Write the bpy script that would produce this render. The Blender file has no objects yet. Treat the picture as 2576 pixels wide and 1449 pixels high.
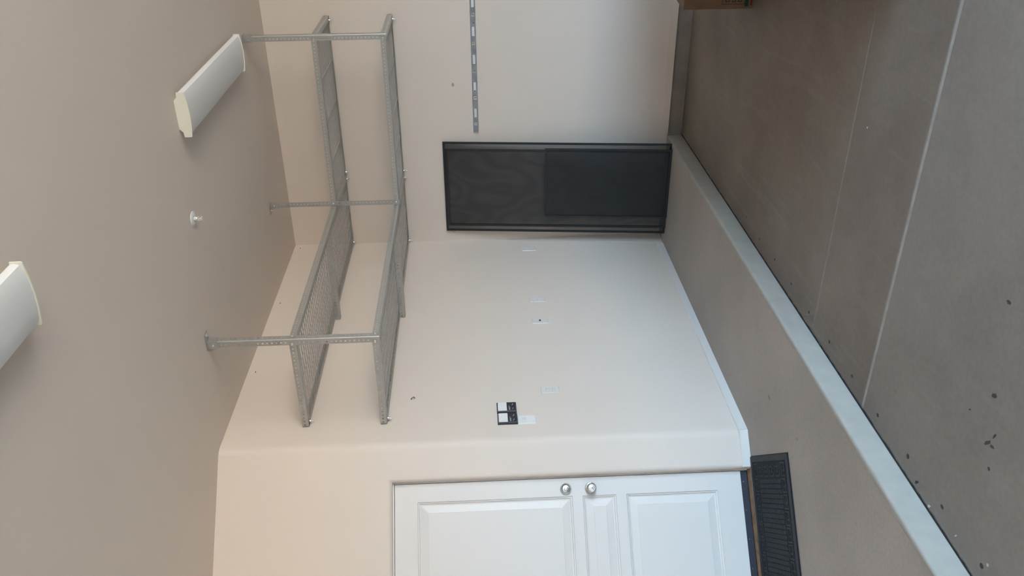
import bpy, bmesh, math, random
from mathutils import Vector, Matrix
random.seed(7)
sc = bpy.context.scene
C = sc.collection
pi = math.pi

# ------------------------------------------------------------------ camera
# the phone was held sideways: the picture's left edge is the ceiling side
YAW, PITCH, ROLL, FPX = -0.5210, -0.0399, 0.0318, 2141.9
CAM = Vector((3.1916, -6.3884, 1.5362))
f = Vector((math.sin(YAW)*math.cos(PITCH), math.cos(YAW)*math.cos(PITCH), math.sin(PITCH)))
r = Vector((math.cos(YAW), -math.sin(YAW), 0)); d = f.cross(r)
c_, s_ = math.cos(ROLL), math.sin(ROLL)
r, d = c_*r + s_*d, -s_*r + c_*d
cam = bpy.data.cameras.new('camera'); co = bpy.data.objects.new('camera', cam); C.objects.link(co)
m = Matrix.Identity(4)
m.col[0][:3] = d; m.col[1][:3] = r; m.col[2][:3] = -f; m.col[3][:3] = CAM
co.matrix_world = m
cam.sensor_fit = 'HORIZONTAL'; cam.sensor_width = 36.0; cam.lens = FPX/2576*36
cam.clip_start = 0.05
sc.camera = co

# ------------------------------------------------------------------ light
SKY_COL, SKY_STR = (0.485, 0.745, 1.0), 2.8
SUN_STR = 15.3
w = bpy.data.worlds.new('sky'); sc.world = w; w.use_nodes = True
bg = w.node_tree.nodes['Background']
bg.inputs['Color'].default_value = (*SKY_COL, 1); bg.inputs['Strength'].default_value = SKY_STR
sl = bpy.data.lights.new('sun', 'SUN'); sl.energy = SUN_STR; sl.color = (1.0, 0.825, 0.64); sl.angle = 0.01
so = bpy.data.objects.new('sun', sl); C.objects.link(so)
so.rotation_euler = Vector((0.70, 0.35, -0.85)).to_track_quat('-Z', 'Y').to_euler()
# the garage-door opening in the wall opposite wall_left lets the daylight in
XR, OY0, OY1, OZ1 = 7.4, -9.3, -2.85, 2.25
pl = bpy.data.lights.new('opening_portal', 'AREA'); pl.shape = 'RECTANGLE'
pl.size = OY1-OY0; pl.size_y = OZ1+0.117; pl.cycles.is_portal = True
po = bpy.data.objects.new('opening_portal', pl); C.objects.link(po)
po.matrix_world = Matrix(((0, 0, 1, XR+0.02), (1, 0, 0, (OY0+OY1)/2), (0, 1, 0, (OZ1-0.117)/2), (0, 0, 0, 1)))
sc.view_settings.view_transform = 'Standard'; sc.view_settings.look = 'None'
sc.view_settings.exposure = 2.79; sc.view_settings.gamma = 1.0; sc.view_settings.use_curve_mapping = False
sc.cycles.max_bounces = 14; sc.cycles.diffuse_bounces = 10; sc.cycles.glossy_bounces = 4
sc.cycles.transparent_max_bounces = 12
sc.cycles.caustics_reflective = False; sc.cycles.caustics_refractive = False

# ------------------------------------------------------------------ materials
def nodes(name):
    mt = bpy.data.materials.new(name); mt.use_nodes = True
    nt = mt.node_tree; b = nt.nodes['Principled BSDF']
    return mt, nt, b
def rgb(h):
    v = [int(h[i:i+2], 16)/255 for i in (0, 2, 4)]
    return tuple(x/12.92 if x <= 0.04045 else ((x+0.055)/1.055)**2.4 for x in v)
def mat(name, col, rough=0.6, metal=0.0, var=0.0, vscale=6.0, bump=0.0, bscale=150.0, spec=0.5, col2=None, detail=4.0):
    mt, nt, b = nodes(name)
    b.inputs['Roughness'].default_value = rough; b.inputs['Metallic'].default_value = metal
    b.inputs['Specular IOR Level'].default_value = spec
    tc = nt.nodes.new('ShaderNodeTexCoord')
    geo = nt.nodes.new('ShaderNodeNewGeometry')
    if var or col2:
        n = nt.nodes.new('ShaderNodeTexNoise'); n.inputs['Scale'].default_value = vscale; n.inputs['Detail'].default_value = detail
        nt.links.new(geo.outputs['Position'], n.inputs['Vector'])
        rp = nt.nodes.new('ShaderNodeValToRGB'); rp.color_ramp.elements[0].position = 0.3; rp.color_ramp.elements[1].position = 0.7
        a = col2 if col2 else tuple(x*(1-var) for x in col)
        e = col if col2 else tuple(min(1, x*(1+var)) for x in col)
        rp.color_ramp.elements[0].color = (*a, 1); rp.color_ramp.elements[1].color = (*e, 1)
        nt.links.new(n.outputs['Fac'], rp.inputs['Fac']); nt.links.new(rp.outputs['Color'], b.inputs['Base Color'])
    else:
        b.inputs['Base Color'].default_value = (*col, 1)
    if bump:
        n2 = nt.nodes.new('ShaderNodeTexNoise'); n2.inputs['Scale'].default_value = bscale; n2.inputs['Detail'].default_value = 2
        nt.links.new(geo.outputs['Position'], n2.inputs['Vector'])
        bp = nt.nodes.new('ShaderNodeBump'); bp.inputs['Strength'].default_value = bump; bp.inputs['Distance'].default_value = 0.004
        nt.links.new(n2.outputs['Fac'], bp.inputs['Height']); nt.links.new(bp.outputs['Normal'], b.inputs['Normal'])
    return mt

PAINT = (0.70, 0.618, 0.548)
M = {}
M['paint'] = mat('wall_paint', PAINT, 0.55, var=0.015, vscale=1.2, bump=0.06, bscale=120, spec=0.35)
M['ceil'] = mat('ceiling_paint', PAINT, 0.7, var=0.015, vscale=1.0, bump=0.06, bscale=120, spec=0.25)
M['door'] = mat('door_paint', (0.71, 0.68, 0.65), 0.38, bump=0.03, bscale=200)
M['trim'] = mat('trim_paint', (0.71, 0.68, 0.65), 0.4)
M['white'] = mat('white_plastic', (0.74, 0.74, 0.72), 0.35)
M['ivory'] = mat('ivory_plastic', (0.67, 0.635, 0.595), 0.4)
M['slot'] = mat('outlet_slot', (0.20, 0.19, 0.18), 0.6)
M['dark'] = mat('dark_slot', (0.03, 0.03, 0.032), 0.6)
M['blackp'] = mat('black_plastic', (0.018, 0.019, 0.026), 0.35)
M['mark'] = mat('grey_print', (0.45, 0.46, 0.50), 0.5)
M['galv'] = mat('galvanized_steel', (0.46, 0.46, 0.44), 0.38, metal=0.6, var=0.05, vscale=30, spec=0.5)
M['galvdeck'] = mat('galvanized_deck', (0.50, 0.50, 0.49), 0.45, metal=0.4, var=0.08, vscale=40)
M['railm'] = mat('rail_steel', (0.30, 0.315, 0.335), 0.4, metal=0.5, var=0.12, vscale=25)
M['zinc'] = mat('bright_zinc', (0.80, 0.81, 0.82), 0.22, metal=0.9)
M['nickel'] = mat('satin_nickel', (0.62, 0.60, 0.58), 0.22, metal=1.0)
M['concrete'] = None
M['riser'] = mat('white_riser_paint', (0.35, 0.325, 0.285), 0.7, var=0.05, vscale=14, bump=0.15, bscale=60)
M['felt'] = mat('joint_felt', (0.022, 0.02, 0.02), 0.9)
M['stem'] = mat('stem_concrete', (0.27, 0.235, 0.205), 0.9, var=0.12, vscale=7, bump=0.2, bscale=80)
M['jointfill'] = mat('joint_mortar', (0.36, 0.34, 0.325), 0.9, var=0.1, vscale=30)
M['jointfill2'] = mat('joint_mortar_dusty', (0.24, 0.215, 0.195), 0.9, var=0.15, vscale=5)
M['hole'] = mat('drilled_hole', (0.06, 0.055, 0.05), 0.9)
M['chip'] = mat('white_chip', (0.6, 0.58, 0.55), 0.8)
M['rubber'] = mat('black_rubber', (0.014, 0.0145, 0.017), 0.7, var=0.25, vscale=90, bump=0.1, bscale=300, spec=0.25)
M['rubber2'] = mat('dusty_sheen_rubber', (0.024, 0.025, 0.028), 0.6, var=0.35, vscale=60, spec=0.3)  # dust speckles, plus sheen of the raised pattern put into the lighter base
M['sweep'] = mat('dark_vinyl', (0.018, 0.02, 0.032), 0.5)
M['wood'] = mat('threshold_wood', (0.30, 0.19, 0.12), 0.6, col2=(0.15, 0.095, 0.06), vscale=25)
M['frame'] = mat('black_aluminium', (0.012, 0.014, 0.016), 0.35, metal=0.0)
M['lens'] = mat('acrylic_lens', (0.74, 0.75, 0.75), 0.35)
M['cap'] = mat('cream_end_cap', (0.80, 0.78, 0.67), 0.4)
M['card'] = mat('cardboard', (0.20, 0.125, 0.078), 0.85, var=0.06, vscale=12)
M['green'] = mat('green_ink', (0.008, 0.045, 0.032), 0.8)
M['red'] = mat('red_ink', (0.16, 0.02, 0.02), 0.8)
M['inkdark'] = mat('olive_ink', (0.02, 0.035, 0.02), 0.8)
M['tape'] = mat('label_grey', (0.20, 0.18, 0.14), 0.8)
M['drive'] = mat('driveway_concrete', (0.42, 0.38, 0.335), 0.9, var=0.08, vscale=2)
M['smudge'] = mat('wall_smudge', (0.40, 0.31, 0.30), 0.6)

def concrete(name, a, b2, sx=1.0, streak=0.0):
    mt, nt, b = nodes(name)
    b.inputs['Roughness'].default_value = 0.62; b.inputs['Specular IOR Level'].default_value = 0.35
    geo = nt.nodes.new('ShaderNodeNewGeometry')
    n1 = nt.nodes.new('ShaderNodeTexNoise'); n1.inputs['Scale'].default_value = 0.9*sx; n1.inputs['Detail'].default_value = 5; n1.inputs['Roughness'].default_value = 0.6
    nt.links.new(geo.outputs['Position'], n1.inputs['Vector'])
    rp = nt.nodes.new('ShaderNodeValToRGB'); rp.color_ramp.elements[0].position = 0.35; rp.color_ramp.elements[1].position = 0.66
    rp.color_ramp.elements[0].color = (*b2, 1); rp.color_ramp.elements[1].color = (*a, 1)
    nt.links.new(n1.outputs['Fac'], rp.inputs['Fac'])
    n2 = nt.nodes.new('ShaderNodeTexNoise'); n2.inputs['Scale'].default_value = 55; n2.inputs['Detail'].default_value = 3
    nt.links.new(geo.outputs['Position'], n2.inputs['Vector'])
    mx = nt.nodes.new('ShaderNodeMix'); mx.data_type = 'RGBA'; mx.blend_type = 'OVERLAY'; mx.inputs['Factor'].default_value = 0.14
    nt.links.new(rp.outputs['Color'], mx.inputs['A']); nt.links.new(n2.outputs['Fac'], mx.inputs['B'])
    out = mx.outputs['Result']
    if streak:
        mp = nt.nodes.new('ShaderNodeMapping'); mp.inputs['Scale'].default_value = (5.0, 0.7, 1); mp.inputs['Rotation'].default_value = (0, 0, 0.75)
        nt.links.new(geo.outputs['Position'], mp.inputs['Vector'])
        n3 = nt.nodes.new('ShaderNodeTexNoise'); n3.inputs['Scale'].default_value = 2.2; n3.inputs['Detail'].default_value = 4; n3.inputs['Distortion'].default_value = 1.2
        nt.links.new(mp.outputs['Vector'], n3.inputs['Vector'])
        r3 = nt.nodes.new('ShaderNodeValToRGB'); r3.color_ramp.elements[0].position = 0.55; r3.color_ramp.elements[1].position = 0.75
        r3.color_ramp.elements[0].color = (0, 0, 0, 1); r3.color_ramp.elements[1].color = (streak, streak, streak, 1)
        nt.links.new(n3.outputs['Fac'], r3.inputs['Fac'])
        m2 = nt.nodes.new('ShaderNodeMix'); m2.data_type = 'RGBA'; m2.blend_type = 'MIX'
        m2.inputs['B'].default_value = (0.36, 0.35, 0.35, 1)
        nt.links.new(r3.outputs['Color'], m2.inputs['Factor']); nt.links.new(out, m2.inputs['A']); out = m2.outputs['Result']
    nt.links.new(out, b.inputs['Base Color'])
    bp = nt.nodes.new('ShaderNodeBump'); bp.inputs['Strength'].default_value = 0.12; bp.inputs['Distance'].default_value = 0.003
    nt.links.new(n2.outputs['Fac'], bp.inputs['Height']); nt.links.new(bp.outputs['Normal'], b.inputs['Normal'])
    return mt
M['plat'] = concrete('platform_concrete', (0.405, 0.363, 0.325), (0.33, 0.293, 0.262))
M['floor'] = concrete('floor_concrete', (0.235, 0.200, 0.170), (0.165, 0.134, 0.110), 1.0, 0.16)
M['floor3'] = concrete('floor_concrete_grey', (0.275, 0.245, 0.222), (0.205, 0.177, 0.157), 1.0, 0.12)

def mesh_screen_mat(name, density, moire):
    # fine insect-screen cloth: part opening, part dark fibre
    mt, nt, b = nodes(name)
    b.inputs['Base Color'].default_value = (0.02, 0.021, 0.023, 1); b.inputs['Roughness'].default_value = 0.6
    tr = nt.nodes.new('ShaderNodeBsdfTransparent'); mx = nt.nodes.new('ShaderNodeMixShader')
    out = nt.nodes['Material Output']
    if moire:
        tc = nt.nodes.new('ShaderNodeTexCoord')
        mp = nt.nodes.new('ShaderNodeMapping'); mp.inputs['Scale'].default_value = (3.2, 1, 1.5)
        nt.links.new(tc.outputs['Object'], mp.inputs['Vector'])
        n = nt.nodes.new('ShaderNodeTexNoise'); n.inputs['Scale'].default_value = 1.1; n.inputs['Detail'].default_value = 1.0
        nt.links.new(mp.outputs['Vector'], n.inputs['Vector'])
        mu = nt.nodes.new('ShaderNodeMath'); mu.operation = 'MULTIPLY'; mu.inputs[1].default_value = 55.0
        nt.links.new(n.outputs['Fac'], mu.inputs[0])
        si = nt.nodes.new('ShaderNodeMath'); si.operation = 'SINE'; nt.links.new(mu.outputs[0], si.inputs[0])
        ma = nt.nodes.new('ShaderNodeMath'); ma.operation = 'MULTIPLY_ADD'; ma.inputs[1].default_value = moire; ma.inputs[2].default_value = density
        nt.links.new(si.outputs[0], ma.inputs[0]); nt.links.new(ma.outputs[0], mx.inputs['Fac'])
    else:
        mx.inputs['Fac'].default_value = density
    nt.links.new(tr.outputs[0], mx.inputs[1]); nt.links.new(b.outputs[0], mx.inputs[2]); nt.links.new(mx.outputs[0], out.inputs['Surface'])
    return mt
M['scrA'] = mesh_screen_mat('insect_screen_cloth', 0.58, 0)
M['scrB'] = mesh_screen_mat('insect_screen_cloth_moire', 0.46, 0.05)
M['scrC'] = mesh_screen_mat('insect_screen_cloth_dense', 0.68, 0)

# ------------------------------------------------------------------ mesh helpers
class MB:
    def __init__(s): s.v = []; s.f = []; s.sm = []
    def add(s, vs, fs, smooth=False):
        o = len(s.v); s.v += [tuple(x) for x in vs]; s.f += [tuple(i+o for i in q) for q in fs]; s.sm += [smooth]*len(fs); return s
    def box(s, x0, x1, y0, y1, z0, z1):
        vs = [(x, y, z) for z in (z0, z1) for y in (y0, y1) for x in (x0, x1)]
        return s.add(vs, [(0, 2, 3, 1), (4, 5, 7, 6), (0, 1, 5, 4), (2, 6, 7, 3), (0, 4, 6, 2), (1, 3, 7, 5)])
    def bevbox(s, x0, x1, y0, y1, z0, z1, b, axis=1):
        # box whose +axis face edges are chamfered (axis 1: +y face towards the room)
        def P(i, yy): 
            return [(x0+i, yy, z0+i), (x1-i, yy, z0+i), (x1-i, yy, z1-i), (x0+i, yy, z1-i)]
        vs = P(0, y0)+P(0, y1-b)+P(b*0.8, y1)
        fs = [(0, 1, 2, 3)]
        for k in (0, 4):
            fs += [(k+i, k+4+i, k+4+(i+1) % 4, k+(i+1) % 4) for i in range(4)]
        fs += [(11, 10, 9, 8)]
        return s.add(vs, fs)
    def prism(s, poly, a0, a1, axis):
        # poly of 2D points extruded along axis (0:x -> poly=(y,z); 1:y -> (x,z); 2:z -> (x,y))
        def P(p, a):
            return (a, p[0], p[1]) if axis == 0 else (p[0], a, p[1]) if axis == 1 else (p[0], p[1], a)
        n = len(poly); vs = [P(p, a0) for p in poly]+[P(p, a1) for p in poly]
        return s.add(vs, [tuple(range(n))[::-1], tuple(range(n, 2*n))]+[(i, (i+1) % n, n+(i+1) % n, n+i) for i in range(n)])
    def lathe(s, prof, cx, cy, cz, axis=1, n=32):
        # prof: (radius, along axis)
        vs = []
        for (rr, a) in prof:
            for k in range(n):
                t = 2*pi*k/n; p, q = rr*math.cos(t), rr*math.sin(t)
                vs.append((cx+p, cy+a, cz+q) if axis == 1 else (cx+p, cy+q, cz+a) if axis == 2 else (cx+a, cy+p, cz+q))
        fs = []
        for i in range(len(prof)-1):
            fs += [(i*n+k, i*n+(k+1) % n, (i+1)*n+(k+1) % n, (i+1)*n+k) for k in range(n)]
        fs.append(tuple(range(n))); fs.append(tuple((len(prof)-1)*n+k for k in range(n)))
        return s.add(vs, fs, True)
    def tube(s, pts, rad, n=8):
        pts = [Vector(p) for p in pts]; vs = []
        for i, p in enumerate(pts):
            t = (pts[min(i+1, len(pts)-1)]-pts[max(i-1, 0)]).normalized()
            a = t.cross(Vector((0, 0, 1)) if abs(t.z) < 0.9 else Vector((1, 0, 0))).normalized(); b = t.cross(a)
            vs += [p+rad*(a*math.cos(2*pi*k/n)+b*math.sin(2*pi*k/n)) for k in range(n)]
        fs = []
        for i in range(len(pts)-1):
            fs += [(i*n+k, i*n+(k+1) % n, (i+1)*n+(k+1) % n, (i+1)*n+k) for k in range(n)]
        fs += [tuple(range(n))[::-1], tuple((len(pts)-1)*n+k for k in range(n))]
        return s.add(vs, fs, True)
    def mesh(s, name, material):
        me = bpy.data.meshes.new(name); me.from_pydata(s.v, [], s.f)
        me.polygons.foreach_set('use_smooth', s.sm)
        bm = bmesh.new(); bm.from_mesh(me); bmesh.ops.recalc_face_normals(bm, faces=bm.faces)
        for e in bm.edges:
            if len(e.link_faces) == 2 and e.calc_face_angle(0) > 0.6: e.smooth = False
        bm.to_mesh(me); bm.free()
        me.materials.append(material)
        return me
    def build(s, name, material, parent=None, loc=None, rotz=0, centre=True):
        off = Vector((0, 0, 0))
        if centre and loc is None:
            xs = [Vector(v) for v in s.v]
            lo = Vector([min(v[i] for v in xs) for i in range(3)]); hi = Vector([max(v[i] for v in xs) for i in range(3)])
            off = (lo+hi)/2
            if parent is None: off.z = lo.z
            s.v = [tuple(Vector(v)-off) for v in s.v]
        o = bpy.data.objects.new(name, s.mesh(name, material)); C.objects.link(o)
        o.location = off if loc is None else loc; o.rotation_euler = (0, 0, rotz); o.parent = parent
        return o
def empty(name, loc, rotz=0):
    o = bpy.data.objects.new(name, None); C.objects.link(o); o.location = loc; o.rotation_euler = (0, 0, rotz); o.empty_display_size = 0.1
    return o
def tag(o, label=None, cat=None, group=None, kind=None):
    if label: o['label'] = label
    if cat: o['category'] = cat
    if group: o['group'] = group
    if kind: o['kind'] = kind
    return o
def struct(o, label, cat): return tag(o, label, cat, None, 'structure')
def dup(o, parent=None):
    n = o.copy(); C.objects.link(n); n.parent = parent
    for ch in [x for x in o.children]: dup(ch, n)
    return n

# ------------------------------------------------------------------ room dimensions (metres)
H, L, S, HS, TH = 3.0354, 2.5784, 0.8765, 0.1169, 0.7912
FZ = -HS
ROT_LEFT, ROT_BACK, ROT_DOOR = -pi/2, pi, -(pi/2+TH)      # local x runs to the viewer's left, y out of the wall
CO = Vector((0, -L, 0))
Dv = Vector((-math.sin(TH), -math.cos(TH), 0)); Nv = Vector((math.cos(TH), -math.sin(TH), 0))
YN = -10.2
DWL = 1.62                                     # length of the angled door wall
E2 = CO+Dv*DWL

# ceiling
o = MB().box(-1.6, XR+0.2, YN-0.2, 0.2, H, H+0.15).build('ceiling', M['ceil'])
struct(o, 'beige painted garage ceiling with two light fixtures', 'ceiling')

# back wall (drywall above a recessed concrete stem wall)
wb = MB().box(-0.2, XR+0.2, 0, 0.18, 0.0, H).build('wall_back', M['paint'])
struct(wb, 'beige back wall behind the insect screens and metal rail', 'wall')
o = MB().box(-0.2, XR+0.2, 0.014, 0.18, FZ-0.1, 0.0).build('stem_wall', M['stem'], wb)
o.location -= wb.location
tag(o, 'grey concrete footing strip')
# bottom edge of back wall: shallow baseboard
bb = MB(); bb.box(S+0.002, XR, -0.006, 0.002, -0.003, 0.05)
struct(bb.build('baseboard_back', M['paint']), 'low beige baseboard along the back wall above the grey footing', 'baseboard')

# left wall
wl = MB().box(-0.14, 0, -L+0.03, 0.0, 0.0, H).build('wall_left', M['paint'])
struct(wl, 'beige side wall with outlets under the long shelf', 'wall')
for (yy, zz) in [(-0.061, 2.989), (-0.944, 2.989), (-1.811, 2.987)]:
    q = MB().box(0, 0.002, yy-0.007, yy+0.007, zz-0.002, zz+0.002).build('nail_mark', M['dark'], wl); q.location -= wl.location
q = MB()  # added wedge: its tilted faces shade the strip beside the corner
q.add([(0.001, -0.002, 1.25), (0.022, -0.002, 0.05), (0.001, -0.172, 0.05), (0.001, -0.028, 1.25), (0.024, -0.002, 0), (0.001, -0.178, 0)],
      [(0, 1, 2, 3), (1, 4, 5, 2)])
q = q.build('shading_wedge', M['paint'], wl); q.location -= wl.location
tag(q, 'tapered wedge added to shade the strip in the corner')

# angled door wall, local frame: x along wall (to the left), y out, z up
DX0, DX1, DZ1, DOFF = 0.226, 1.142, 2.047, 0.0525
J = 0.007; OX0, OX1, OZ = DX0-J, DX1+J, DZ1+J
wd = empty('wall_door', CO, ROT_DOOR)
struct(wd, 'angled beige wall around the panelled door', 'wall')
RB = 0.028
xa, xb, zt = OX0-0.003, OX1+0.003, OZ+0.003
mb = MB()
mb.box(0.03, xa-RB, -0.13, 0, 0, H)
mb.box(xb+RB, DWL, -0.13, 0, 0, H)
mb.box(xa-RB, xb+RB, -0.13, 0, zt+RB, H)
mb.box(0.0, DWL, -0.17, -0.131, 0, H)  # unseen backing sheet, added to stop light leaking round the door
# rounded, mitred edge around the door opening
path = []
for kk in range(9):
    t = pi/2*kk/8; path.append((RB-RB*math.sin(t), -RB+RB*math.cos(t)))
path.append((0.0, -0.13))
vs = []
for (off, yy) in path:
    vs += [(xa-off, yy, 0), (xa-off, yy, zt+off), (xb+off, yy, zt+off), (xb+off, yy, 0)]
mb.add(vs, [(4*a+b, 4*a+b+1, 4*a+5+b, 4*a+4+b) for a in range(len(path)-1) for b in range(3)], True)
# rounded outside corner towards wall_left
arc = []
for i in range(9):
    t = i/8; p0, p1, p2 = Vector((0, -L+0.03)), Vector((0, -L)), Vector((CO+Dv*0.03)[:2])
    q = (1-t)**2*p0+2*t*(1-t)*p1+t*t*p2
    rel = Vector((q.x, q.y, 0))-CO; arc.append((rel.dot(Dv), rel.dot(Nv)))
mb.add([(a, n, 0) for a, n in arc]+[(a, n, H) for a, n in arc], [(i, i+1, 10+i, 9+i) for i in range(8)], True)
mb.build('drywall', M['paint'], wd, centre=False, loc=(0, 0, 0))
# jamb
mb = MB(); mb.box(OX0-0.003, OX0+J-0.003, -0.13, -DOFF+0.003, 0.012, OZ+0.003); mb.box(OX1-J+0.003, OX1+0.003, -0.13, -DOFF+0.003, 0.012, OZ+0.003)
mb.box(OX0, OX1, -0.13, -DOFF+0.003, OZ-J+0.003, OZ+0.003)
mb.box(OX0-0.003, DX0+0.014, -0.13, -DOFF-0.046, 0.0, OZ+0.003); mb.box(DX1-0.014, OX1+0.003, -0.13, -DOFF-0.046, 0.0, OZ+0.003); mb.box(OX0, OX1, -0.13, -DOFF-0.046, DZ1-0.014, OZ+0.003)
mb.build('door_jamb', M['trim'], wd)

# door
dr = empty('door_1', CO-Nv*DOFF+Vector((0, 0, 0.052)), ROT_DOOR)
struct(dr, 'pale three-panel entry door with knob and deadbolt', 'door')
z = lambda v: v-0.052
PX0, PX1 = 0.328, 1.040
panels = [(1.034, 1.919), (0.782, 0.975), (0.193, 0.723)]
mb = MB()
xs = [DX0, PX0, PX1, DX1]; zs = [0.052]+[v for p in sorted(panels) for v in p]+[DZ1]
for i in range(3):
    for j in range(len(zs)-1):
        if i == 1 and j % 2 == 1: continue
        mb.add([(xs[i], 0, z(zs[j])), (xs[i+1], 0, z(zs[j])), (xs[i+1], 0, z(zs[j+1])), (xs[i], 0, z(zs[j+1]))], [(0, 1, 2, 3)])
mb.add([(DX0, 0, 0), (DX1, 0, 0), (DX1, 0, z(DZ1)), (DX0, 0, z(DZ1)), (DX0, -0.044, 0), (DX1, -0.044, 0), (DX1, -0.044, z(DZ1)), (DX0, -0.044, z(DZ1))],
       [(0, 1, 5, 4), (1, 2, 6, 5), (2, 3, 7, 6), (3, 0, 4, 7), (4, 5, 6, 7)])
mb.build('door_slab', M['door'], dr, centre=False, loc=(0, 0, 0))
for (a, b) in panels:
    mb = MB(); rings = [(0, 0), (0.003, -0.006), (0.009, -0.007), (0.013, -0.013), (0.020, -0.014), (0.022, -0.013), (0.060, -0.007), (0.061, -0.0055)]
    vs = []
    for ins, dep in rings:
        vs += [(PX0+ins, dep, z(a)+ins), (PX1-ins, dep, z(a)+ins), (PX1-ins, dep, z(b)-ins), (PX0+ins, dep, z(b)-ins)]
    fs = []
    for k in range(len(rings)-1):
        fs += [(4*k+i, 4*k+(i+1) % 4, 4*k+4+(i+1) % 4, 4*k+4+i) for i in range(4)]
    n = 4*(len(rings)-1); fs.append((n, n+1, n+2, n+3))
    mb.add(vs, fs); mb.build('raised_panel', M['door'], dr)
mb = MB().box(DX0+0.002, DX1-0.002, -0.03, 0.004, -0.036, 0.0)
sw = mb.build('door_sweep', M['sweep'], dr)
for k in range(6):
    MB().lathe([(0.003, 0), (0.003, 0.002)], DX0+0.06+k*0.16, 0.004, -0.012, 1, 10).build('screw', M['zinc'], sw).location -= sw.location
kx, kz, bz = 0.287, 0.927, 1.070
kn = MB().lathe([(0.033, 0), (0.033, 0.004), (0.030, 0.009), (0.024, 0.011), (0.0125, 0.013), (0.0125, 0.030), (0.017, 0.033), (0.0245, 0.037), (0.0275, 0.044), (0.0275, 0.052), (0.0245, 0.059),
              (0.020, 0.0625), (0.0195, 0.0600), (0.0165, 0.0600), (0.016, 0.0635), (0.0125, 0.0640), (0.012, 0.0615), (0.009, 0.0615), (0.0085, 0.0645), (0.001, 0.0650)], kx, 0, z(kz), 1, 40).build('door_knob', M['nickel'], dr)
q = MB().box(kx-0.0012, kx+0.0012, 0.0645, 0.0658, z(kz)-0.004, z(kz)+0.004).build('keyway', M['dark'], kn); q.location -= kn.location
db = MB().lathe([(0.0325, 0), (0.0325, 0.005), (0.0300, 0.012), (0.0225, 0.021), (0.0205, 0.0225), (0.0195, 0.0215), (0.0110, 0.0225), (0.0100, 0.0245), (0.0085, 0.0235), (0.001, 0.0238)], kx, 0, z(bz), 1, 40).build('deadbolt', M['nickel'], dr)
q = MB().box(kx-0.0012, kx+0.0012, 0.0235, 0.0250, z(bz)-0.005, z(bz)+0.003).build('keyway', M['dark'], db); q.location -= db.location
# threshold
mb = MB(); mb.prism([(-0.13, 0.0), (-0.13, 0.012), (-0.045, 0.012), (-0.020, 0.005), (-0.020, 0.0)], OX0-0.003, OX1+0.003, 0)
th = mb.build('trim_1', M['wood'], None, loc=CO, rotz=ROT_DOOR)
struct(th, 'worn brown wooden threshold under the door', 'threshold')

# other shell walls (out of the picture; they keep the room closed)
mb = MB(); mb.box(E2.x-0.14, E2.x, YN, E2.y+0.05, 0, H)
struct(mb.build('wall_near_left', M['paint']), 'beige wall beyond the door', 'wall')
mb = MB(); mb.box(-1.6, XR+0.2, YN-0.15, YN, FZ-0.1, H)
struct(mb.build('wall_near', M['paint']), 'beige wall behind the viewer', 'wall')
mb = MB(); mb.box(XR, XR+0.15, OY1, 0.0, FZ-0.1, H); mb.box(XR, XR+0.15, YN, OY0, FZ-0.1, H); mb.box(XR, XR+0.15, OY0, OY1, OZ1, H)
struct(mb.build('wall_right', M['paint']), 'beige wall with the garage door opening', 'wall')

# baseboards of the left and door walls
BH, BT = 0.052, 0.013
def bprof(): return [(0, 0), (BT, 0), (BT, BH-0.007), (BT*0.45, BH), (0, BH)]
mb = MB(); mb.prism([(p[0], p[1]) for p in bprof()], -0.172, -L+BT*math.tan(TH/2)*0, 1)
struct(mb.build('baseboard_left', M['trim']), 'pale baseboard along the side wall below the outlets', 'baseboard')
mb = MB(); mb.prism([(p[0], p[1]) for p in bprof()], BT*math.tan(TH/2)*-1+0.0, 0.206, 0)
o = mb.build('baseboard_door', M['trim'], None, loc=CO, rotz=ROT_DOOR)
struct(o, 'short pale baseboard between wall corner and door', 'baseboard')

# ------------------------------------------------------------------ floors
pf = empty('floor_platform', (S-0.5, -4.8, FZ))
struct(pf, 'raised grey concrete platform in front of the door', 'floor')
RN = 0.014
prof = [(-1.6, FZ-0.1), (S-0.004, FZ-0.1), (S-0.004, -RN)]+[(S-0.004-RN+RN*math.cos(t), -RN+RN*math.sin(t)) for t in [pi/2*k/5 for k in range(1, 6)]]+[(-1.6, 0)]
q = MB(); q.prism([(p[0], p[1]) for p in prof], YN, 0.0, 1); q = q.build('slab', M['plat'], pf); q.location -= pf.location
# white paint on the riser with a ragged top edge
mb = MB(); vs = []; ny = 700; rnd = random.Random(3); e = 0
for i in range(ny+1):
    yy = YN*i/ny+(-0.003 if i == 0 else 0); e = 0.86*e+rnd.uniform(-0.0035, 0.0035); top = 0.010+e+rnd.uniform(-0.0018, 0.0018)
    top = max(0.0, min(0.03, top))
    row = [(S, FZ+0.004), (S, -RN)]+[(S-RN+RN*math.cos(t)-0.0, -RN+RN*math.sin(t)+0.0012) for t in (pi/8, pi/4, 3*pi/8, pi/2)]+[(S-RN-top, 0.0012)]
    vs += [(p[0], yy, p[1]) for p in row]
k = 7
mb.add(vs, [(i*k+j, i*k+j+1, (i+1)*k+j+1, (i+1)*k+j) for i in range(ny) for j in range(k-1)], True)
q = mb.build('riser_paint', M['riser'], pf); q.location -= pf.location; tag(q, 'white painted step edge')
mb = MB(); vs = []; 
for i in range(401):
    yy = YN*i/400; vs += [(S+0.0005, yy, FZ+0.003), (S+0.0095+rnd.uniform(-0.0025, 0.003), yy, FZ+0.0022)]
mb.add(vs, [(2*i, 2*i+1, 2*i+3, 2*i+2) for i in range(400)])
q = mb.build('expansion_felt', M['felt'], pf); q.location -= pf.location
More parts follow.
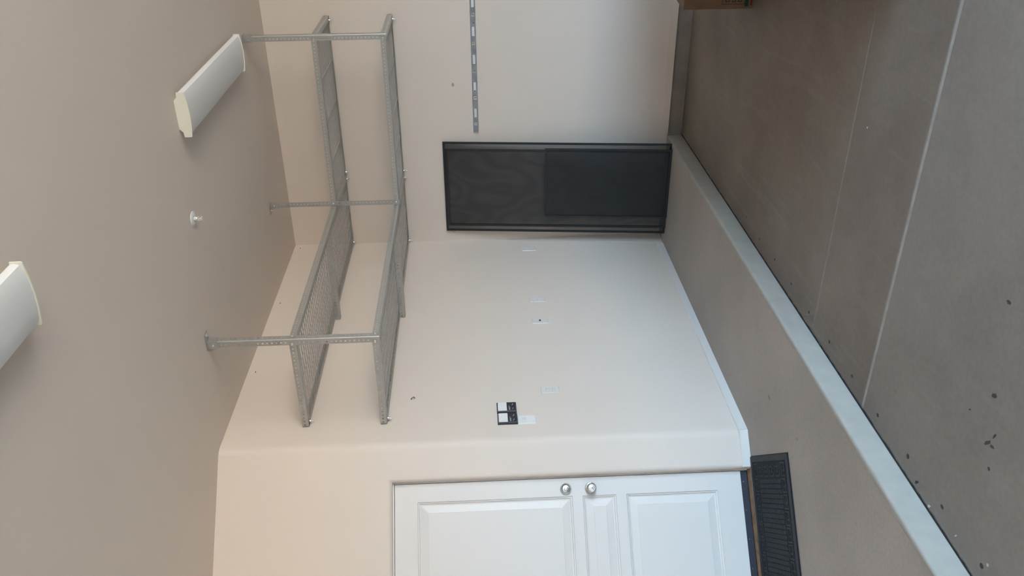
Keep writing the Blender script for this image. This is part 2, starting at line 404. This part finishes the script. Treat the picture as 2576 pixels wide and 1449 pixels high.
for (x, y, rx, ry) in [(0.466, -3.214, 0.004, 0.011), (0.409, -2.803, 0.012, 0.02)]:
    q = MB().lathe([(1, 0), (1, 0.0008)], 0, 0, 0, 2, 14); q.v = [(x+v[0]*rx, y+v[1]*ry, v[2]) for v in q.v]
    q = q.build('stain_spot', M['stem'], pf); q.location -= pf.location

fl = empty('floor', (3.5, -4.8, FZ))
struct(fl, 'grey concrete garage floor with two control joints', 'floor')
JA, JB = (-3.518, -3.500), (-2.911, -2.901)
def jy(yc, x): return yc
for (ya, yb) in [(0.014, JB[1]), (JB[0], JA[1]), (JA[0], YN)]:
    q = MB(); b = 0.004
    q.prism([(ya, FZ-0.1), (yb, FZ-0.1), (yb, FZ-b), (yb+b, FZ), (ya-b if ya < 0 else ya, FZ), (ya, FZ-b)], S-0.004, XR+0.2, 0)
    q = q.build('slab', M['floor3' if ya == JA[0] else 'floor'], fl); q.location -= fl.location
for nm, (ya, yb) in (('a', JA), ('b', JB)):
    q = MB().box(S, XR+0.2, ya-0.001, yb+0.001, FZ-0.05, FZ-0.0030).build('joint_strip', M['jointfill' if nm == 'a' else 'jointfill2'], fl); q.location -= fl.location
for i in range(12):
    y = -1.735-0.2726*i; x = 0.957+[0.012, -0.003, 0.006, 0.006, -0.005, -0.002, -0.006, -0.01, 0.003, 0.002, 0, 0][i]
    a = 0.0052+0.003*min(i, 9)/9
    q = MB().lathe([(1, 0), (1, 0.0008)], 0, 0, 0, 2, 14); q.v = [(x+v[0]*a*(0.9+0.2*(i % 3)), y+v[1]*a*1.25, FZ+0.0002+v[2]) for v in q.v]
    q = q.build('drilled_hole', M['hole'], fl); q.location -= fl.location
FLECKS = [(1.35, -4.298, 0.006, 0.022, 0.9), (1.355, -4.324, 0.005, 0.012, 0.3), (1.394, -4.319, 0.004, 0.014, 1.2), (1.82, -4.186, 0.008, 0.012, 0.2), (1.513, -4.259, 0.008, 0.018, 0.4), (1.278, -4.344, 0.006, 0.007, 0), (0.914, -4.011, 0.006, 0.016, 0.9), (1.386, -4.169, 0.003, 0.008, 0.5)]
CHIPS = [(0.895, -4.12, 0.006, 0.012, 0.8), (0.986, -4.484, 0.006, 0.006, 0), (0.932, -4.302, 0.003, 0.01, 1.0), (1.987, -3.033, 0.004, 0.004, 0)]
def blob(x, y, rx, ry, a, mt, seed):
    rn = random.Random(seed); n = 16; ca, sa = math.cos(a), math.sin(a); pts = []
    for k in range(n):
        t = 2*pi*k/n; rr = rn.uniform(0.6, 1.15); u, v = rx*rr*math.cos(t), ry*rr*math.sin(t); pts.append((x+u*ca-v*sa, y+u*sa+v*ca))
    q = MB(); q.prism(pts, FZ+0.0002, FZ+0.0010, 2); q = q.build('stain_spot', mt, fl); q.location -= fl.location
for i, (x, y, rx, ry, a) in enumerate(FLECKS): blob(x, y, rx, ry, a, M['hole'], i)
for i, (x, y, rx, ry, a) in enumerate(CHIPS): blob(x, y, rx, ry, a, M['chip'], 50+i)
# driveway outside the opening
o = MB().box(XR+0.2, 60, -40, 40, FZ-0.3, FZ-0.02).build('driveway', M['drive'])
struct(o, 'pale concrete driveway outside the garage opening', 'driveway')

# ------------------------------------------------------------------ corner shelving
ANG, HOLE, PITCH_H = 0.038, 0.0054, 0.0254
def angle_iron(mb, o, run, inw, up, length, w=ANG, t=0.0022):
    """slotted angle: bend line from o along run; one flange along up, one along inw; punched holes, real thickness"""
    o, run, inw, up = Vector(o), Vector(run), Vector(inw), Vector(up)
    n = max(1, round(length/PITCH_H)); p = length/n; rr = 0.005
    for fl_dir, nrm in ((up, inw), (inw, up)):
        hc = 0.60*w
        for side in (0, t):
            vs, fs = [], []
            for i in range(n):
                b = len(vs); x0 = i*p; cx = x0+p/2
                rect = [(x0, rr), (cx, rr), (x0+p, rr), (x0+p, hc), (x0+p, w), (cx, w), (x0, w), (x0, hc)]
                ang8 = [225, 270, 315, 0, 45, 90, 135, 180]
                ring = [(cx+HOLE*math.cos(math.radians(a)), hc+HOLE*math.sin(math.radians(a))) for a in ang8]
                for (a, h) in rect+ring: vs.append(o+run*a+fl_dir*h+nrm*side)
                fs += [(b+k, b+(k+1) % 8, b+8+(k+1) % 8, b+8+k) for k in range(8)]
            mb.add(vs, fs)
        # closing edges
        e = [o+fl_dir*rr, o+run*length+fl_dir*rr, o+run*length+fl_dir*w, o+fl_dir*w]
        mb.add(e+[q+nrm*t for q in e], [(2, 3, 7, 6), (0, 3, 7, 4), (1, 2, 6, 5)])
    # rounded heel of the bend
    hv = []
    for k in range(5):
        tt = pi/2*k/4; q = o+inw*(rr-rr*math.cos(tt))+up*(rr-rr*math.sin(tt))
        hv += [q, q+run*length]
    mb.add(hv, [(2*k, 2*k+1, 2*k+3, 2*k+2) for k in range(4)], True)
    return mb

sh = empty('corner_shelf', (0.31, -0.31, 2.095))
tag(sh, 'L-shaped galvanized two-tier shelf hung from the ceiling in the corner', 'shelf')
def shpart(mb, name, mt, parent=sh):
    o = mb.build(name, mt, parent)
    o.location -= sh.location
    if parent is not sh: o.location -= parent.location
    return o
XF, YF, YE, XE = 0.616, -0.612, -2.395, 1.850
ZUP, ZLO = 2.553, 2.095
X, Y, Z = Vector((1, 0, 0)), Vector((0, 1, 0)), Vector((0, 0, 1))
def deck(x0, x1, y0, y1, zz, px=0.1016, py=0.0508, rad=0.0031):
    # welded wire mesh: close wires along x, wider-spaced wires along y
    mb = MB(); n = max(1, round((y1-y0)/py))
    for i in range(n+1):
        yy = y0+(y1-y0)*i/n; mb.tube([(x0, yy, zz), (x1, yy, zz)], rad, 6)
    n = max(1, round((x1-x0)/px))
    for i in range(n+1):
        xx = x0+(x1-x0)*i/n; mb.tube([(xx, y0, zz-0.0045), (xx, y1, zz-0.0045)], rad, 6)
    return mb
for zb in (ZUP, ZLO):
    # front beams
    b = angle_iron(MB(), (XF, YF, zb), -Y, -X, Z, YF-YE); shpart(b, 'front_beam', M['galv'])
    b = angle_iron(MB(), (XF, YF, zb), X, Y, Z, XE-XF); shpart(b, 'front_beam', M['galv'])
    # wall beams
    b = angle_iron(MB(), (0.004, -0.006, zb), -Y, X, Z, -YE-0.006); shpart(b, 'wall_beam', M['galv'])
    b = angle_iron(MB(), (0.046, -0.004, zb), X, -Y, Z, XE-0.046); shpart(b, 'wall_beam', M['galv'])
    # end and cross beams
    b = angle_iron(MB(), (0.004, YE, zb), X, Y, Z, XF-0.004); shpart(b, 'end_beam', M['galv'])
    b = angle_iron(MB(), (XE, YF, zb), Y, -X, Z, -YF-0.004); shpart(b, 'end_beam', M['galv'])
    # the cross beams hang just under the wall-side frame
    b = angle_iron(MB(), (0.004, -1.205, zb-0.036), X, Y, Z, XF-0.03); shpart(b, 'cross_beam', M['galv'])
    b = angle_iron(MB(), (XF+0.004, YF+0.01, zb-0.003), Y, -X, Z, -YF-0.02); shpart(b, 'cross_beam', M['galv'])
    zd = zb+0.0125
    for (x0, x1, y0, y1) in ((0.012, XF-0.006, -1.195, -0.012), (0.012, XF-0.006, YE+0.006, -1.215), (XF+0.012, XE-0.006, YF+0.006, -0.012)):
        q = shpart(deck(x0, x1, y0, y1, zd, *((0.305, 0.042) if x0 > 0.3 else (0.1016, 0.0508))), 'wire_deck', M['galvdeck']); tag(q, 'welded wire mesh decking', kind='stuff')
    # bolts
    for (bx, by) in [(0.022, YE+0.03), (0.026, -0.024), (XE-0.03, -0.024), (XF+0.03, -0.024), (XF-0.03, -0.024)]:
        q = MB().lathe([(0.0085, 0), (0.0085, -0.007), (0.0075, -0.0085), (0.003, -0.0088), (0.003, -0.024), (0.0022, -0.025)], bx, by, zb, 2, 12); shpart(q, 'bolt', M['zinc'])
    for (bx, by, dx, dy) in [(XF-0.024, YE-0.003, 0, -1), (XF+0.003, YE+0.024, 1, 0), (XE-0.024, YF-0.003, 0, -1), (XF+0.026, YF-0.004, 0, -1)]:
        q = MB(); ax = 1 if dy else 0; sg = dy or dx
        q.lathe([(0.0065, 0), (0.0065, sg*0.004), (0.003, sg*0.0045), (0.003, sg*0.010)], bx, by, zb+0.021, ax, 12); shpart(q, 'bolt', M['zinc'])
posts = [(XF+0.004, YE-0.003, -1), (XE+0.004, YF-0.003, -1), (XF+0.001, YF-0.003, 1)]
for (px, py, sx) in posts:
    mb = angle_iron(MB(), (px, py, ZLO-0.004), Z, Y, X*sx, H-0.012-(ZLO-0.004))
    p = shpart(mb, 'hanging_post', M['galv'])
    # L bracket on the ceiling
    q = MB(); x0, x1 = (px-0.044, px+0.004) if sx < 0 else (px-0.004, px+0.044)
    big = sx < 0 and px < 1
    q.box(px-0.045, px+(0.055 if big else 0.008), py-0.02, py+0.036, H-0.004, H-0.0005)
    q.box(x0, x1, py-0.0055, py-0.0025, H-0.058, H-0.002)
    if sx < 0: q.box(px+0.0022, px+0.0045, py-0.004, py+0.040, H-0.058, H-0.002)
    q = shpart(q, 'ceiling_bracket', M['galv'], p)
    for (bx, by) in ([(px+0.040, py+0.010)] if big else [])+[(px-0.030, py+0.022)]:
        b = MB().lathe([(0.011, 0), (0.011, -0.003), (0.008, -0.004), (0.0075, -0.012), (0.002, -0.0125)], bx, by, H-0.004, 2, 10); shpart(b, 'bolt', M['zinc'], p)
    b = MB().lathe([(0.0075, 0), (0.0075, -0.006), (0.003, -0.0065), (0.003, -0.013)], px+sx*0.02, py-0.0055, H-0.034, 1, 10); shpart(b, 'bolt', M['zinc'], p)

# ------------------------------------------------------------------ ceiling lights
def ceiling_light(yc, label):
    root = empty('ceiling_light', (1.818, yc, H))
    LN = 0.615
    prof = [(-0.074, -0.001), (-0.092, -0.018), (-0.117, -0.020), (-0.1175, -0.056), (-0.113, -0.0595), (-0.06, -0.066), (0, -0.069), (0.06, -0.066), (0.113, -0.0595), (0.1175, -0.056), (0.117, -0.020), (0.092, -0.018), (0.074, -0.001)]
    lensp = [(-0.110, -0.021), (-0.112, -0.036), (-0.107, -0.050), (-0.088, -0.0575), (-0.045, -0.0635), (0, -0.0655), (0.045, -0.0635), (0.088, -0.0575), (0.107, -0.050), (0.112, -0.036), (0.110, -0.021)]
    mb = MB(); n = len(lensp)
    mb.add([(p[0], -LN+0.004, p[1]) for p in lensp]+[(p[0], LN-0.004, p[1]) for p in lensp], [(i, i+1, n+i+1, n+i) for i in range(n-1)], True)
    mb.build('lens', M['lens'], root, centre=False, loc=(0, 0, 0))
    mb = MB(); mb.prism([(-0.072, 0), (-0.090, -0.018), (-0.090, -0.02), (0.090, -0.02), (0.090, -0.018), (0.072, 0)], -LN+0.004, LN-0.004, 1); mb.build('housing', M['cap'], root)
    for s in (-1, 1):
        mb = MB(); mb.prism(prof, s*LN, s*(LN-0.006), 1)
        mb.build('end_cap', M['cap'], root)
    tag(root, label, 'light', 'fluorescent fixtures on the ceiling')
    return root
ceiling_light(-1.515, 'white fluorescent ceiling fixture nearer the hanging shelf, shown whole')
ceiling_light(-4.545, 'white fluorescent ceiling fixture cut by the edge of the photo')

# sprinkler
sp = empty('fire_sprinkler', (1.276, -2.205, H)); tag(sp, 'small white pendent fire sprinkler on the ceiling', 'sprinkler')
MB().lathe([(0.041, 0), (0.040, -0.003), (0.030, -0.007), (0.018, -0.009), (0.013, -0.004)], 0, 0, 0, 2, 32).build('escutcheon', M['white'], sp)
MB().lathe([(0.010, 0), (0.0115, -0.008), (0.0115, -0.013), (0.008, -0.015), (0.007, -0.022)], 0, 0, -0.003, 2, 16).build('body', M['white'], sp)
for s in (-1, 1):
    MB().tube([(s*0.008, 0, -0.020), (s*0.0095, 0, -0.030), (s*0.006, 0, -0.042), (0, 0, -0.047)], 0.0022, 8).build('frame_arm', M['white'], sp)
MB().tube([(0, 0, -0.022), (0, 0, -0.046)], 0.0026, 8).build('bulb', M['white'], sp)
MB().lathe([(0.004, 0), (0.0135, -0.001), (0.0135, -0.0025), (0.003, -0.003)], 0, 0, -0.047, 2, 16).build('deflector', M['white'], sp)

# ------------------------------------------------------------------ things on the left wall (local x = -world y, y out of wall)
def wallthing(name, yc, zc, rot=ROT_LEFT, base=0.0):
    return empty(name, (base, yc, zc), rot)
def plate(root, w=0.070, h=0.114, t=0.0065, mt='ivory'):
    return MB().bevbox(-w/2, w/2, 0.0003, t, -h/2, h/2, 0.004).build('cover_plate', M[mt], root)
def outlet(yc, zc, label, slots=True):
    root = wallthing('wall_outlet', yc, zc); plate(root)
    for s in (-1, 1):
        q = MB().lathe([(0.0168, 0.0060), (0.0168, 0.0082), (0.0155, 0.009)], 0, 0, 0, 1, 24)
        q.v = [(v[0], v[1], max(-0.0135, min(0.0135, v[2]))+s*0.0195) for v in q.v]
        fc = q.build('receptacle', M['ivory'], root)
        if slots:
            for (dx, hh) in ((-0.0062, 0.0085), (0.0062, 0.0065)):
                b = MB().box(dx-0.0012, dx+0.0012, 0.0085, 0.0094, s*0.0195+0.001, s*0.0195+0.001+hh).build('slot', M['slot'], fc); b.location -= fc.location
            b = MB().lathe([(0.0024, 0.0085), (0.0024, 0.0094)], 0, 0, s*0.0195-0.0062, 1, 10).build('slot', M['slot'], fc); b.location -= fc.location
    MB().lathe([(0.003, 0.0060), (0.003, 0.0072)], 0, 0, 0, 1, 10).build('screw', M['mark'], root)
    tag(root, label, 'outlet', 'duplex outlets on the side wall')
outlet(-0.195, 1.112, 'ivory duplex outlet nearest the room corner, beside the insect screens', False)
outlet(-1.012, 1.103, 'ivory duplex outlet next to the coaxial plate', False)
outlet(-2.118, 1.108, 'ivory duplex outlet nearest the two black door controls')
cx = wallthing('coaxial_plate', -1.310, 1.106); plate(cx)
MB().lathe([(0.0075, 0.006), (0.0075, 0.0085), (0.0048, 0.009), (0.0048, 0.012), (0.003, 0.012)], 0, 0, 0.001, 1, 16).build('jack', M['dark'], cx)
for s in (-1, 1): MB().lathe([(0.0028, 0.006), (0.0028, 0.0072)], 0, 0, s*0.041, 1, 10).build('screw', M['mark'], cx)
tag(cx, 'plain ivory wall plate with one dark coaxial jack', 'wall plate')
def opener(yc, zc, label):
    root = wallthing('door_opener_control', yc, zc)
    mb = MB(); mb.bevbox(-0.0455, 0.0455, 0.0003, 0.017, -0.059, 0.059, 0.006); mb.build('body', M['blackp'], root)
    MB().bevbox(-0.040, 0.040, 0.0155, 0.0205, -0.002, 0.053, 0.003).build('push_button', M['white'], root)
    MB().bevbox(-0.040, 0.040, 0.0155, 0.0185, -0.053, -0.0045, 0.002).build('key_panel', M['blackp'], root)
    for k, (x0, x1, zz) in enumerate([(-0.006, 0.036, -0.0145), (0.008, 0.036, -0.0195)]):
        MB().box(x0, x1, 0.0185, 0.0192, zz-0.0013, zz+0.0013).build('printed_bar', M['mark'], root)
    for (xx, zz) in ((-0.016, -0.037), (0.024, -0.037)):
        mb = MB(); mb.box(xx-0.007, xx+0.003, 0.0185, 0.0192, zz-0.001, zz+0.001); mb.box(xx-0.009, xx-0.006, 0.0185, 0.0192, zz-0.005, zz+0.001); mb.box(xx+0.002, xx+0.005, 0.0185, 0.0192, zz, zz+0.005)
        mb.build('printed_symbol', M['mark'], root)
    tag(root, label, 'door control', 'black door openers on the side wall')
opener(-2.290, 1.387, 'black door opener control with white button, the one farther from the door')
opener(-2.396, 1.386, 'black door opener control with white button, above the white switch plate')
sw = wallthing('light_switch', -2.407, 1.2715)
MB().bevbox(-0.039, 0.039, 0.0003, 0.008, -0.0545, 0.0545, 0.004).build('cover_plate', M['white'], sw)
MB().bevbox(-0.019, 0.020, 0.0075, 0.012, 0.003, 0.030, 0.002).build('rocker', M['white'], sw)
for k in range(3): MB().box(-0.010+k*0.007, -0.0085+k*0.007, 0.0118, 0.0124, 0.008, 0.026).build('groove', M['mark'], sw)
tag(sw, 'white switch plate directly below a black door opener control', 'switch')
hk = wallthing('wall_hook', -2.156, 1.957)
MB().tube([(0.004, 0, 0.010), (0.002, 0.006, 0.008), (-0.002, 0.010, 0.0), (-0.001, 0.012, -0.008), (0.004, 0.010, -0.012), (0.009, 0.008, -0.008)], 0.0022, 8).build('hook_wire', M['dark'], hk)
MB().lathe([(0.0045, 0), (0.0045, 0.002)], 0.004, 0, 0.010, 1, 10).build('anchor', M['dark'], hk)
tag(hk, 'tiny dark hook on the side wall below the shelf', 'hook')

# ------------------------------------------------------------------ rail on the back wall (local x = -world x)
rx0 = 0.945; RL = 1.83
rl = empty('hanging_rail', (rx0, 0, 1.512), ROT_BACK); tag(rl, 'long horizontal galvanized rail with slots on the back wall', 'rail')
mb = MB(); hw, t0, t1 = 0.0185, 0.0085, 0.0105
def rb(a0, a1, z0, z1): mb.box(-a1, -a0, t0, t1, z0, z1)
a = 0.0; k = 0
SL, SH, SQ = 0.070, 0.0095, 0.009
def seg(cuts):
    # cuts: list of (a0,a1,halfheight)
    pos = 0.0
    for (c0, c1, hh) in cuts:
        rb(pos, c0, -hw, hw); rb(c0, c1, hh, hw); rb(c0, c1, -hw, -hh); pos = c1
    rb(pos, RL, -hw, hw)
cuts = []
first = 0.118
for i in range(9):
    c0 = first+0.2065*i
    sq = c0-0.062
    if 0.01 < sq < RL-0.03: cuts.append((sq, sq+0.018, 0.0085))
    if c0+SL < RL: cuts.append((c0, c0+SL, SH))
seg(cuts)
mb.box(-RL, 0, 0.0003, t0, hw, hw+0.0015); mb.box(-RL, 0, 0.0003, t0, -hw-0.0015, -hw)
mb.build('channel', M['railm'], rl, centre=False, loc=(0, 0, 0))
for (c0, c1, hh) in cuts:
    if c1-c0 > 0.03: MB().box(-c1-0.004, -c0+0.004, 0.0005, t0-0.003, -hh-0.004, hh+0.004).build('slot_insert', M['white'], rl)
for i in range(9):
    c0 = first+0.2065*i-0.062+0.009
    q = MB(); 
    for (x0, x1, z0, z1) in ((-0.0115, -0.009, -0.011, 0.011), (0.009, 0.0115, -0.011, 0.011), (-0.009, 0.009, 0.0085, 0.011), (-0.009, 0.009, -0.011, -0.0085)):
        q.box(-c0+x0, -c0+x1, t1, t1+0.0012, z0, z1)
    if c0+0.02 < RL: q.build('punched_tab', M['zinc'], rl)
for i, (aa, zz) in enumerate([(0.325, 0.0), (0.835, -0.004), (1.4, 0.002)]):
    MB().lathe([(0.004, t0-0.006), (0.004, t1+0.0015), (0.002, t1+0.002)], -aa, 0, zz, 1, 10).build('screw', M['dark'], rl)
q = MB(); q.lathe([(0.5, 0), (0.5, 0.0006)], 0, 0, 0, 1, 14); q.v = [(1.32+v[0]*0.030, -0.0002-v[1], 1.678+v[2]*0.020) for v in q.v]
q = q.build('smudge', M['smudge'], wb); q.location -= wb.location

# ------------------------------------------------------------------ insect screens leaning on the back wall
LEAN = math.atan2(0.17, 1.77)
def insect_screen(name, x0, x1, h, yb, bar, cloth, label, tabs=(), rotx=LEAN, dz=0.0):
    root = empty(name, ((x0+x1)/2, yb, dz)); root.rotation_euler = (-rotx, 0, 0)
    hw = (x1-x0)/2; t = 0.010
    for (a0, a1, z0, z1) in ((-hw, -hw+bar, 0, h), (hw-bar, hw, 0, h), (-hw+bar, hw-bar, 0, bar*1.15), (-hw+bar, hw-bar, h-bar, h)):
        mb = MB(); mb.box(a0, a1, -t, 0, z0, z1)
        v = a1-a0 < z1-z0
        if v: mb.box(a0+bar*0.55, a1-bar*0.2, -t-0.0015, -t, z0+bar, z1-bar) if a0 < 0 else mb.box(a0+bar*0.2, a1-bar*0.55, -t-0.0015, -t, z0+bar, z1-bar)
        mb.build('frame_bar', M['frame'], root)
    mb = MB(); mb.add([(-hw+bar*0.8, -0.006, bar*0.8), (hw-bar*0.8, -0.006, bar*0.8), (hw-bar*0.8, -0.006, h-bar*0.8), (-hw+bar*0.8, -0.006, h-bar*0.8)], [(0, 1, 2, 3)])
    mb.build('mesh_cloth', M[cloth], root)
    for (tx, tz) in tabs:
        MB().tube([(tx, -0.006, tz-0.014), (tx-0.008, -0.008, tz-0.010), (tx-0.011, -0.009, tz), (tx-0.008, -0.008, tz+0.010), (tx, -0.006, tz+0.014)], 0.0013, 6).build('pull_tab', M['frame'], root)
    tag(root, label, 'insect screen', 'insect screens leaning on the back wall')
    return root
insect_screen('window_screen', 0.106, 0.875, 1.786, -0.185, 0.016, 'scrA', 'widest tall black window screen, at the back of the leaning stack', tabs=((-0.3845, 0.06), (-0.3845, 1.73)))
insect_screen('window_screen', 0.160, 0.822, 1.768, -0.199, 0.018, 'scrB', 'narrower tall black window screen in the middle of the leaning stack', tabs=((-0.331, 0.08),))
insect_screen('window_screen', 0.258, 0.838, 0.985, -0.214, 0.014, 'scrC', 'short black window screen at the front, half the height of the others')

# ------------------------------------------------------------------ door mat
mt = empty('door_mat', CO+Dv*0.147+Nv*0.022, ROT_DOOR-0.034); tag(mt, 'black rubber doormat with key-pattern border in front of the door', 'mat')
ML, MW = 0.900, 0.612
mb = MB(); mb.bevbox(0, ML, 0, MW, 0, 1, 0); 
mb = MB(); e = 0.006
mb.add([(0, 0, 0.0005), (ML, 0, 0.0005), (ML, MW, 0.0005), (0, MW, 0.0005), (e, e, 0.006), (ML-e, e, 0.006), (ML-e, MW-e, 0.006), (e, MW-e, 0.006)],
       [(3, 2, 1, 0), (4, 5, 6, 7), (0, 1, 5, 4), (1, 2, 6, 5), (2, 3, 7, 6), (3, 0, 4, 7)])
mb.build('mat_base', M['rubber'], mt)
B0 = 0.042; BW = 0.088
for (x0, x1, y0, y1) in ((0.006, ML-0.006, 0.006, B0-0.006), (0.006, ML-0.006, MW-B0+0.006, MW-0.006), (0.006, B0-0.006, B0-0.006, MW-B0+0.006), (ML-B0+0.006, ML-0.006, B0-0.006, MW-B0+0.006)):
    MB().box(x0, x1, y0, y1, 0.0058, 0.0085).build('rim', M['rubber2'], mt)
def key_mesh():
    mb = MB(); wv = 0.0075; P = [(0.0, 0.0), (0.0, 0.066), (0.066, 0.066), (0.066, 0.018), (0.026, 0.018), (0.026, 0.044), (0.046, 0.044)]
    for (a, b) in zip(P[:-1], P[1:]):
        ux, uy = (b[0]-a[0]), (b[1]-a[1]); ln = math.hypot(ux, uy); ux, uy = ux/ln*wv/2, uy/ln*wv/2
        p, q = (a[0]+ux, a[1]+uy), (b[0]+ux, b[1]+uy)
        hx, hy = abs(uy), abs(ux)
        mb.box(min(p[0], q[0])-hx, max(p[0], q[0])+hx, min(p[1], q[1])-hy, max(p[1], q[1])+hy, 0.0, 0.0030)
    mb.v = [(v[0]-0.033, v[1]-0.033, v[2]) for v in mb.v]
    return mb.mesh('key_motif', M['rubber2'])
km = key_mesh()
spots = []
nx, ny_ = 10, 6
for i in range(nx):
    xx = B0+0.04+(ML-2*B0-0.08)*i/(nx-1); spots += [(xx, B0+0.038, 0), (xx, MW-B0-0.038, pi)]
for j in range(1, ny_-1):
    yy = B0+0.04+(MW-2*B0-0.08)*j/(ny_-1); spots += [(B0+0.04, yy, -pi/2), (ML-B0-0.04, yy, pi/2)]
for (xx, yy, a) in spots:
    o = bpy.data.objects.new('key_motif', km); C.objects.link(o); o.parent = mt; o.location = (xx, yy, 0.0058); o.rotation_euler = (0, 0, a)
IX0, IX1, IY0, IY1 = B0+BW, ML-B0-BW, B0+BW, MW-B0-BW
nr = 25; pr = (IX1-IX0)/nr
rm = MB(); rm.box(-pr/2+0.0022, pr/2-0.0022, IY0-MW/2, IY1-MW/2, 0, 0.0030)
for k in range(24):
    yy = IY0-MW/2+(IY1-IY0)*(k+0.5)/24; rm.box(-pr/2+0.0022, pr/2-0.0022, yy-0.0035, yy+0.0035, 0.003, 0.0042)
rme = rm.mesh('rib', M['rubber2'])
for i in range(nr):
    o = bpy.data.objects.new('rib', rme); C.objects.link(o); o.parent = mt; o.location = (IX0+pr*(i+0.5), MW/2, 0.0058)

# ------------------------------------------------------------------ cardboard boxes
def carton(loc, rot, bw, bd, bh, label, printed=False):
    bx = empty('cardboard_box', loc, rot); tag(bx, label, 'box', 'cartons piled on the garage floor')
    t = 0.005; mb = MB()
    mb.box(0, bw, 0, t, 0, bh); mb.box(0, bw, bd-t, bd, 0, bh); mb.box(0, t, t, bd-t, 0, bh); mb.box(bw-t, bw, t, bd-t, 0, bh); mb.box(t, bw-t, t, bd-t, 0, t)
    mb.build('carton', M['card'], bx)
    MB().box(0, bw, 0, bd/2-0.001, bh, bh+0.004).build('top_flap', M['card'], bx)
    MB().box(0, bw, bd/2+0.001, bd, bh, bh+0.004).build('top_flap', M['card'], bx)
    if not printed: return
    lb = MB(); x0, x1, z0, z1 = 0.026, 0.40, 0.055, 0.187
    for (a, b, c, dd) in ((x0, x1, z1-0.003, z1), (x0, x1, z0, z0+0.003), (x0, x0+0.003, z0, z1), (x1-0.003, x1, z0, z1)): lb.box(a, b, -0.0006, 0.0002, c, dd)
    lb.build('label_outline', M['inkdark'], bx)
    rndb = random.Random(5)
    for i, zz in enumerate((0.155, 0.118, 0.082)):
        xx = 0.040
        while xx < 0.37:
            wv = rndb.uniform(0.012, 0.022); q = MB()
            q.box(xx, xx+0.005, -0.0006, 0.0002, zz-0.012, zz+0.012)
            if i != 1: q.box(xx, xx+wv, -0.0006, 0.0002, zz+0.007, zz+0.012)
            q.box(xx, xx+wv, -0.0006, 0.0002, zz-0.012, zz-0.007)
            q.build('printed_mark', M['inkdark'], bx); xx += wv+0.010
    MB().box(0.014, 0.42, -0.0006, 0.0002, 0.030, 0.052).build('green_stripe', M['green'], bx)
    MB().box(0.020, 0.42, -0.0006, 0.0002, 0.008, 0.020).build('red_stripe', M['red'], bx)
carton((2.124, -1.342, FZ), -0.10, 0.52, 0.36, 0.405, 'brown cardboard carton with green printing at the photo edge', True)
# unseen cartons, added just outside the view to shade the floor
carton((2.34, -1.86, FZ), -0.05, 0.62, 0.46, 0.45, 'unseen plain brown carton added next to the printed one')
carton((2.36, -1.86, FZ+0.456), -0.02, 0.60, 0.46, 0.22, 'unseen brown carton added for shade, stacked on the plain one next to the printed carton')
carton((2.70, -1.36, FZ), -0.04, 0.55, 0.50, 0.62, 'unseen tall brown carton added behind the printed one')
carton((2.50, -2.50, FZ), -0.06, 0.62, 0.50, 0.50, 'unseen brown carton added in the middle of the pile')
carton((2.66, -3.12, FZ), -0.06, 0.60, 0.50, 0.45, 'unseen brown carton added at the near end of the pile')
